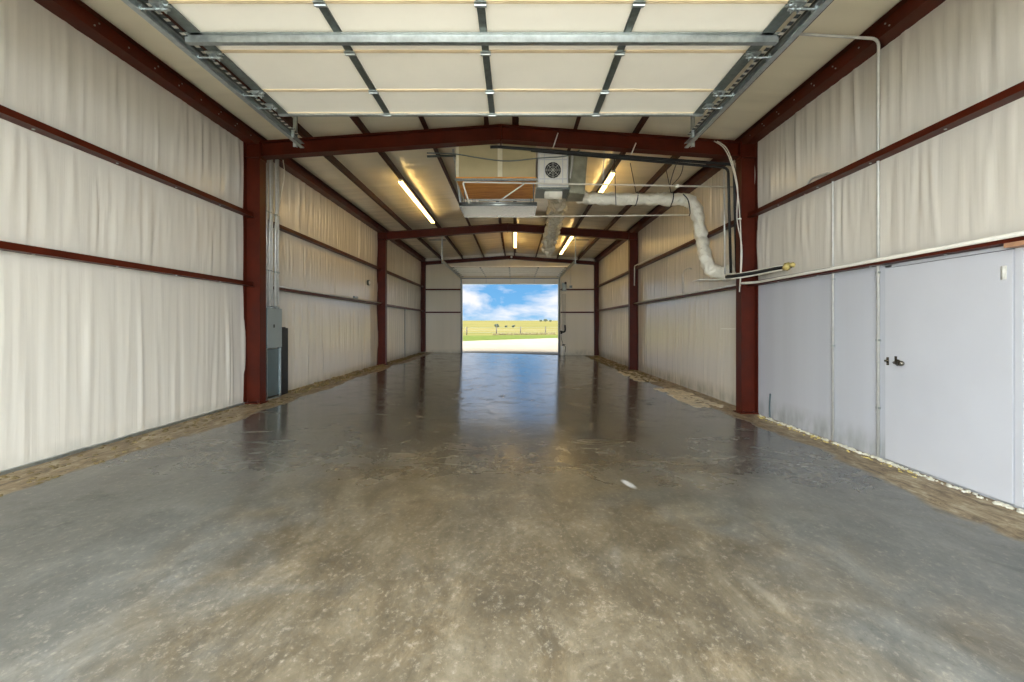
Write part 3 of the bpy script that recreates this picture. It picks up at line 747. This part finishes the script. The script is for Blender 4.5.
# ------------------------------------------------------------------ air handler platform, ducts
YP0, YP1 = 8.7, 10.2
px0, px1 = -1.13, .42
pf = thing('plywood_platform', (-.35, 9.45, 4.29), 'orange plywood platform hung under the roof ridge', 'platform')
m = MB(); m.box((px0, YP0, 4.29), (px1, YP1, 4.31)); m.build('plywood_sheet', 'plywood', pf)
for y in (YP0+.02, YP1-.06):
    m = MB(); m.box((px0-.02, y, 4.25), (px1+.02, y+.04, 4.29)); m.build('support_rail', 'galvanised', pf)
for (x, y) in ((px0+.14, YP0+.28), (px1-.05, YP0+.28), (px0+.07, YP1-.1), (px1-.06, YP1-.1)):
    m = MB(); m.cyl((x, y, 3.9), (x, y, 4.99), .008, 8); m.cyl((x, y, 4.26), (x, y, 4.28), .016, 6); m.build('threaded_rod', 'dark_galvanised', pf)
pb = thing('plenum_box', (-.35, 9.3, 4.31), 'beige insulated plenum box with pale taped seams on the plywood platform', 'plenum box')
m = MB(); m.box((px0+.01, YP0+.01, 4.312), (px1-.02, YP1-.1, 4.955)); m.build('box_body', 'duct_board', pb, bevel=.008)
m = MB(); xm = P(500, 160, YP0).x
m.box((xm-.045, YP0+.002, 4.315), (xm+.045, YP0+.009, 4.95)); m.build('seam_tape', 'duct_tape', pb); m = MB(); m.box((px0+.005, YP0+.002, 4.315), (px0+.06, YP0+.009, 4.95)); m.build('seam_tape', 'duct_tape', pb)
ah = thing('air_handler', (.73, 8.95, 4.12), 'white air handler with round fan grille hung under the nearest roof beam', 'air handler')
ax0, ax1, az0, az1 = .44, 1.03, 4.13, 4.80
m = MB(); m.box((ax0, 8.72, az0), (ax1, 9.35, az1)); m.build('casing', 'white_plastic', ah, bevel=.012)
m = MB(); cx, cz_ = P(553, 170, 8.7).x, P(553, 170, 8.7).z
for k in range(40):
    pass
m.cyl((cx, 8.722, cz_), (cx, 8.712, cz_), .155, 28); m.build('fan_opening', 'black_rubber', ah, smooth=False)
m = MB()
for r in (.04, .08, .12, .155): m.tube([(cx+r*math.cos(2*PI*k/24), 8.703, cz_+r*math.sin(2*PI*k/24)) for k in range(25)], .0025, 5, False)
for k in range(8):
    a_ = PI*k/4; m.cyl((cx, 8.701, cz_), (cx+.16*math.cos(a_), 8.701, cz_+.16*math.sin(a_)), .003, 5)
m.build('fan_guard', 'white_plastic', ah)
m = MB()
for x in (ax0+.015, ax0+.12, ax1-.12, ax1-.03): m.box((x, 8.705, az0+.02), (x+.016, 8.72, az1-.02))
for z in (az0+.02, az0+.14, az1-.16, az1-.05): m.box((ax0+.01, 8.706, z), (ax1-.01, 8.719, z+.016))
m.build('front_frame', 'white_paint', ah)
m = MB(); m.tube([(ax0+.15, 9.0, az0-.06), (ax1-.1, 9.0, az0-.06)], .1, 16); m.build('drain_housing', 'flex_duct', ah)
m = MB(); m.box((ax0-.02, 8.75, az0-.035), (ax1+.04, 9.4, az0-.002)); m.build('support_tray', 'dark_galvanised', ah)
gp = thing('metal_plenum', (1.22, 9.0, 4.05), 'dark grey galvanised sheet-metal plenum to the right of the air handler', 'plenum box')
m = MB(); m.add([(1.06, 8.78, 4.03), (1.36, 8.85, 4.03), (1.40, 9.4, 4.03), (1.06, 9.4, 4.03), (1.06, 8.78, 4.80), (1.42, 8.85, 4.80), (1.42, 9.4, 4.80), (1.06, 9.4, 4.80)],
                [(0, 3, 2, 1), (4, 5, 6, 7), (0, 1, 5, 4), (1, 2, 6, 5), (2, 3, 7, 6), (3, 0, 4, 7)]); m.build('plenum_body', 'plenum_grey', gp, bevel=.01)
m = MB(); m.tube(smooth_path([P(570, 178, 8.70), P(572, 165, 8.70), P(572.5, 153, 8.7)], 5), .02, 8); m.build('silver_hose', 'conduit', gp)
pn = thing('drain_pan', (-.35, 9.7, 3.89), 'shiny galvanised drain pan hanging below the plywood platform', 'drain pan')
m = MB(); m.box((px0, 9.2, 3.89), (px1+.03, 10.2, 3.897)); m.build('pan_bottom', 'pan_metal', pn)
m = MB()
m.box((px0, 9.2, 3.89), (px1+.03, 9.206, 3.955)); m.box((px0, 10.194, 3.89), (px1+.03, 10.2, 3.955)); m.box((px0, 9.2, 3.89), (px0+.006, 10.2, 3.955)); m.box((px1+.024, 9.2, 3.89), (px1+.03, 10.2, 3.955))
m.cyl((px0, 9.203, 3.957), (px1+.03, 9.203, 3.957), .009, 8); m.build('pan_rim', 'galvanised', pn)
for k, px_ in enumerate((465, 471, 477)):
    x = P(px_, 200, 9.3).x
    m = MB(); m.cyl((x, 9.3, 3.897), (x, 9.3, 4.03), .035, 12); tag(m.build('pipe_fitting', 'white_plastic'), ['leftmost', 'middle', 'rightmost'][k]+' of three short white pipe fittings standing in the drain pan', 'pipe fitting', 'white fittings in the drain pan')
# galvanised hanger on the left
hs = thing('strut_hanger', (-1.2, 9.2, 4.5), 'galvanised strut hanger at the left end of the drain pan', 'hanger')
m = MB(); a_ = P(452, 149, 9.2); b_ = P(460, 207, 9.2)
m.prism([(0, 0), (.04, 0), (.04, .04), (0, .04)], a_, b_, (1, 0, 0), (0, 1, 0)); m.build('strut', 'galvanised', hs)
m = MB(); m.prism([(0, 0), (.035, 0), (.035, .035), (0, .035)], P(427, 157, 9.18), P(462, 156, 9.18), (0, 0, 1), (0, 1, 0)); m.build('cross_strut', 'dark_galvanised', hs)
# white conduits
wc = thing('plastic_pipe', P(462, 182, 8.58), 'long thin white pipe running from the plywood platform to the right column', 'pipe', 'thin white drain pipes')
m = MB(); m.tube(arc([P(469, 203, 8.62), P(462.5, 182, 8.58), P(600, 184.5, 8.58), P(737, 187, 8.58)], .06), .016, 8); m.build('pipe_run', 'cable_white', wc)
m = MB(); m.tube([P(500, 200.5, 8.62), P(524, 184, 8.58)], .014, 8); m.build('brace', 'cable_white', wc)
m = MB(); p = P(677, 186, 8.58); m.box(p-Vector((.03, .02, .03)), p+Vector((.03, .02, .03))); m.build('coupling', 'white_plastic', wc)
wc = thing('plastic_pipe', P(536, 217, 9.3), 'lower thin white pipe running from the drain pan to the white duct', 'pipe', 'thin white drain pipes')
m = MB(); m.tube([P(530, 216.5, 9.5), P(690, 215, 9.5)], .013, 8); m.build('pipe_run', 'cable_white', wc)
# sagging wire
m = MB(); m.tube(smooth_path([P(427, 153, 8.5), P(455, 154, 8.5), P(480, 158, 8.5), P(508, 161, 8.5), P(540, 158, 8.5), P(566, 156, 8.5), P(580, 150, 8.5)], 8), .011, 6)
tag(m.build('sagging_cable', 'dark_galvanised'), 'dark cable sagging in front of the beige plenum box', 'cable')
# white insulated flexible duct
fdk = thing('flexible_duct', P(575, 197, 9.6), 'long white insulated duct running right and bending down to the wall', 'duct')
path = smooth_path([P(566, 190, 9.5), P(573, 193.5, 9.55), P(582, 197.5, 9.6), P(600, 199, 9.6), P(640, 199, 9.6), P(670, 199.5, 9.6), P(686, 200, 9.58), P(694, 206, 9.55), P(698, 220, 9.5), P(702, 240, 9.4), P(706, 258, 9.2), P(711, 270, 9.1), P(722, 273, 9.05), P(733, 270, 9.0)], 10)
m = MB(); m.tube(path, .135, 20, True, lambda t: .128+.006*math.sin(t*190), .05); m.build('duct_sleeve', 'flex_duct', fdk)
for px_, py_, dx, dz in ((636, 199, 0, 1), (671, 199.5, 0, 1)):
    c = P(px_, py_, 9.6); m = MB(); m.tube([(c.x+.02*math.sin(t*PI/12), c.y+.143*math.cos(t*PI/12), c.z+.143*math.sin(t*PI/12)) for t in range(25)], .011, 6, False); m.build('strap', 'black_rubber', fdk)
    m = MB(); m.tube([(c.x, c.y, c.z+.14), (c.x-.12, c.y, rz(c.x)+.04)], .008, 6); m.build('strap_wire', 'black_rubber', fdk)
c = P(690, 207, 9.56); m = MB(); m.tube(smooth_path([P(683, 194, 9.40), P(688, 200, 9.40), P(690, 212, 9.40), P(689, 216, 9.42)], 6), .011, 6); m.build('strap', 'black_rubber', fdk)
m = MB(); c = P(722, 276, 9.05); m.box((c.x-.55, c.y-.2, c.z-.10), (min(c.x+.2, XR-.1), c.y+.1, c.z-.085)); m.build('support_shelf', 'white_plastic', fdk)
# foil duct
ff = thing('foil_duct', P(558, 195, 9.6), 'crumpled silver foil duct hanging from the air handler toward the back', 'duct')
fp_ = smooth_path([P(561, 184, 9.3), P(559, 197, 9.9), P(556, 212, 11.0), P(553, 228, 12.2), P(549, 243, 13.4), P(548, 250, 13.9)], 28)
m = MB(); m.tube(fp_, .17, 40, True, lambda t: .18+.012*math.sin(t*95)-.02*t, .11); m.build('duct_sleeve', 'foil', ff)
m = MB(); e = fp_[-1]; m.tube([e, e+Vector((0, .05, -.02))], .135, 18); m.build('duct_collar', 'galvanised', ff)
# short white plastic hangers / droppers on the beam
for k, (x0_, y0_, x1_, y1_, yy) in enumerate(((558, 133, 553, 148, 8.04), (604.5, 146, 603, 180, 8.5), (636, 143, 631, 155, 8.04))):
    lab = ['short white strip hanging on the nearest roof beam above the air handler', 'upright white rod behind the nearest roof beam, right of the grey plenum', 'short white strip hanging on the right half of the nearest roof beam'][k]
    m = MB(); m.tube([P(x0_, y0_, yy), P(x1_, y1_, yy)], .011, 6); tag(m.build('white_strap', 'white_plastic'), lab, 'strap', 'small white straps at the roof beam')
m = MB(); m.tube([P(614.5, 165, 9.3), P(616, 205, 9.3)], .008, 6); m.tube([P(614.5, 165, 9.3), (P(614.5, 165, 9.3).x, 9.3, rz(2.0)+.03)], .008, 6)
tag(m.build('hanging_rod', 'black_rubber'), 'thin dark rod hanging from the roof behind the white duct', 'rod')
m = MB(); pts = [P(672, 185, 9.9), P(680, 176, 9.9), P(683, 166, 9.9), P(681, 160, 9.9), P(676, 165, 9.9), P(671, 180, 9.9), P(670, 188, 9.9)]
m.tube(smooth_path(pts, 6), .009, 6); tag(m.build('wire_loop', 'black_rubber'), 'thin dark loop of wire above the bend of the white duct', 'wire')
m = MB(); m.tube(smooth_path([P(283, 158, 8.32), P(310, 154, 8.4), P(330, 152, 8.5), P(345, 149, 8.4)], 6), .006, 5); tag(m.build('thin_wire', 'cable_white'), 'thin pale wire under the left half of the nearest roof beam', 'wire')

# ------------------------------------------------------------------ batten lights on the purlins
def batten(x, y0, y1, z, label, joints=2):
    t = thing('batten_light', (x, (y0+y1)/2, z), label, 'ceiling light', 'batten lights under the roof')
    m = MB(); m.prism([(-.05, 0), (.05, 0), (.03, -.045), (-.03, -.045)], (x, y0, z), (x, y1, z), (1, 0, 0), (0, 0, 1)); m.build('housing', 'white_plastic', t)
    for s in (-1, 1):
        m = MB(); m.cyl((x+s*.035, y0+.03, z-.055), (x+s*.035, y1-.03, z-.055), .013, 10); m.build('tube', 'lamp_tube', t)
    return t
batten(RX-2.45+.03, 10.6, 14.9, rz(RX-2.45)-.001, 'long white batten light on a purlin, left of the hanging platform')
batten(RX+2.45-.03, 10.0, 12.4, rz(RX+2.45)-.001, 'short white batten light under the roof, above the white duct')
batten(RX+.27, 16.9, 20.6, rz(RX+.27)-.001, 'white batten light near the roof ridge in the far bay')
batten(RX+2.45-.03, 16.6, 21.5, rz(RX+2.45)-.001, 'white batten light in the far bay, right of the ridge')

# ------------------------------------------------------------------ things at the far door, right side
ds = thing('door_operator', P(564, 288, 23.35), 'grey chain hoist box beside the far opening', 'door operator')
Yw = 23.40
m = MB(); p = P(564, 287, Yw); m.box(p-Vector((.10, .06, .20)), p+Vector((.11, .06, .22))); m.build('hoist_box', 'dark_galvanised', ds, bevel=.01)
m = MB(); p = P(565.5, 283, Yw-.07); m.blob(p, .06, 1, (1, .6, 1), .2); m.build('hoist_knob', 'black_rubber', ds)
m = MB(); m.cyl(P(563, 294, Yw), P(563, 331, Yw), .012, 6); m.cyl(P(565, 294, Yw), P(565, 326, Yw), .010, 6); m.build('hoist_chain', 'dark_galvanised', ds)
br = thing('wall_bracket', P(563, 330, Yw), 'black hook bracket on the end wall right of the far opening', 'bracket')
m = MB(); m.tube(smooth_path([P(565, 325, Yw), P(565, 331, Yw), P(562.5, 332, Yw), P(560.5, 331, Yw)], 6), .045, 8); m.cyl(P(561.5, 334, Yw), P(561.5, 331, Yw), .05, 8); m.build('hook', 'black_rubber', br)
m = MB(); m.tube(smooth_path([P(561, 335, Yw), P(561.5, 339, Yw), P(563, 344, Yw)], 6), .012, 6); m.build('cord', 'black_rubber', br)
fe = thing('fire_extinguisher', P(563, 356, Yw-.1), 'pale fire extinguisher standing by the right jamb of the far opening', 'fire extinguisher')
p = P(562.8, 352, Yw-.1); zf_ = fz(p.x)
m = MB(); m.tube([(p.x, p.y, zf_+.0), (p.x, p.y, zf_+.38), (p.x, p.y, zf_+.45), (p.x, p.y, zf_+.48)], .09, 14, True, lambda t: (.09 if t < .7 else (.07 if t < .9 else .03))*1.15); m.build('cylinder_body', 'extinguisher_white', fe)
m = MB(); m.cyl((p.x, p.y, zf_+.47), (p.x, p.y, zf_+.55), .03); m.box((p.x-.02, p.y-.02, zf_+.53), (p.x+.13, p.y+.02, zf_+.56)); m.tube(smooth_path([(p.x+.02, p.y, zf_+.52), (p.x+.13, p.y, zf_+.42), (p.x+.12, p.y, zf_+.15)], 6), .016, 6); m.build('valve_and_hose', 'black_rubber', fe)
pipe('electrical_conduit', [(2.9, YF-.03, ZE+.05), (2.9, YF-.03, 3.50)], .014, 'conduit', 'thin conduit dropping from the roof on the end wall, right of the far opening', 'conduit')
m = MB(); m.box((2.83, YF-.01, 3.40), (2.97, YF-.09, 3.52)); tag(m.build('junction_box', 'dark_galvanised'), 'small grey box at the foot of the end-wall conduit', 'electrical box')
m = MB(); p = P(511.5, 257, 23.33); m.cyl(p, p+Vector((0, -.08, 0)), .05, 12); tag(m.build('ridge_lamp', 'white_plastic'), 'small white fitting under the ridge above the far door', 'light fitting')
m = MB(); m.cyl((RX-.45, 23.25, 4.46), (RX+.75, 23.25, 4.46), .02, 10); m.build('spring_shaft', 'dark_galvanised', fd)

# ------------------------------------------------------------------ debris at the foot of the walls
def crumbs(name, mat, n, xr, yr, size, label, flat=.6, seed=1):
    r = random.Random(seed); m = MB()
    for i in range(n):
        x = r.uniform(*xr); y = r.uniform(*yr); s_ = r.uniform(*size)
        m.blob((x, y, fz(x)+s_*flat*.4), s_, i, (r.uniform(.7, 1.3), r.uniform(.8, 2.0), flat), .7, (4, 6))
    return tag(m.build(name, mat), label, 'debris', kind='stuff')
crumbs('foam_crumbs', 'foam_white', 290, (XR-.10, XR-.04), (3.2, 7.95), (.003, .021), 'pale foam crumbs along the foot of the right wall near the door', .9, 1)
crumbs('foam_crumbs', 'foam_yellow', 110, (XR-.2, XR-.05), (4.6, 8.0), (.003, .018), 'yellowish foam bits on the dirt by the right wall', .7, 2)
crumbs('dry_straw', 'straw', 420, (3.55, XR-.09), (12.5, 23.2), (.02, .06), 'yellow straw and dirt along the right wall beyond the nearest column', .35, 3)
crumbs('paper_scraps', 'scrap_white', 200, (3.45, 4.0), (8.7, 11.2), (.03, .085), 'pale flattened scraps on the floor behind the right column', .15, 4)
crumbs('paper_scraps', 'scrap_white', 160, (3.4, 3.95), (12.6, 15.4), (.03, .08), 'pale flattened scraps on the floor before the middle right column', .15, 5)
crumbs('dry_straw', 'straw', 420, (XL+.09, XL+.42), (9.4, 22.5), (.02, .06), 'yellow dirt ridge along the foot of the left wall past the panel', .5, 6)
crumbs('dry_straw', 'straw', 200, (XL+.07, XL+.6), (3.5, 8.9), (.008, .028), 'small dirt crumbs along the foot of the nearest left wall', .4, 7)
m = MB()
for s_ in range(60):
    y = YN+(FR[0]-.1-YN)*s_/60; y2 = y+(FR[0]-YN)/60
    h = .03+.012*mnoise.noise(Vector((y*2, 0, 0)))
    m.box((XL+.004, y, fz(XL)-.01), (XL+.05, y2, fz(XL)+h))
struct(m.build('baseboard_left', 'galvanised'))
# torn dark patch with a peeled strip at the foot of the right wall by the column
m = MB(); m.tube(smooth_path([(XR-.012, 7.70, fz(XR)+.02), (XR-.014, 7.71, fz(XR)+.18), (XR-.012, 7.69, fz(XR)+.42)], 5), .012, 6)
tag(m.build('torn_strip', 'trough_grey'), 'small dark torn strip low on the right wall near the nearest column', 'torn strip')
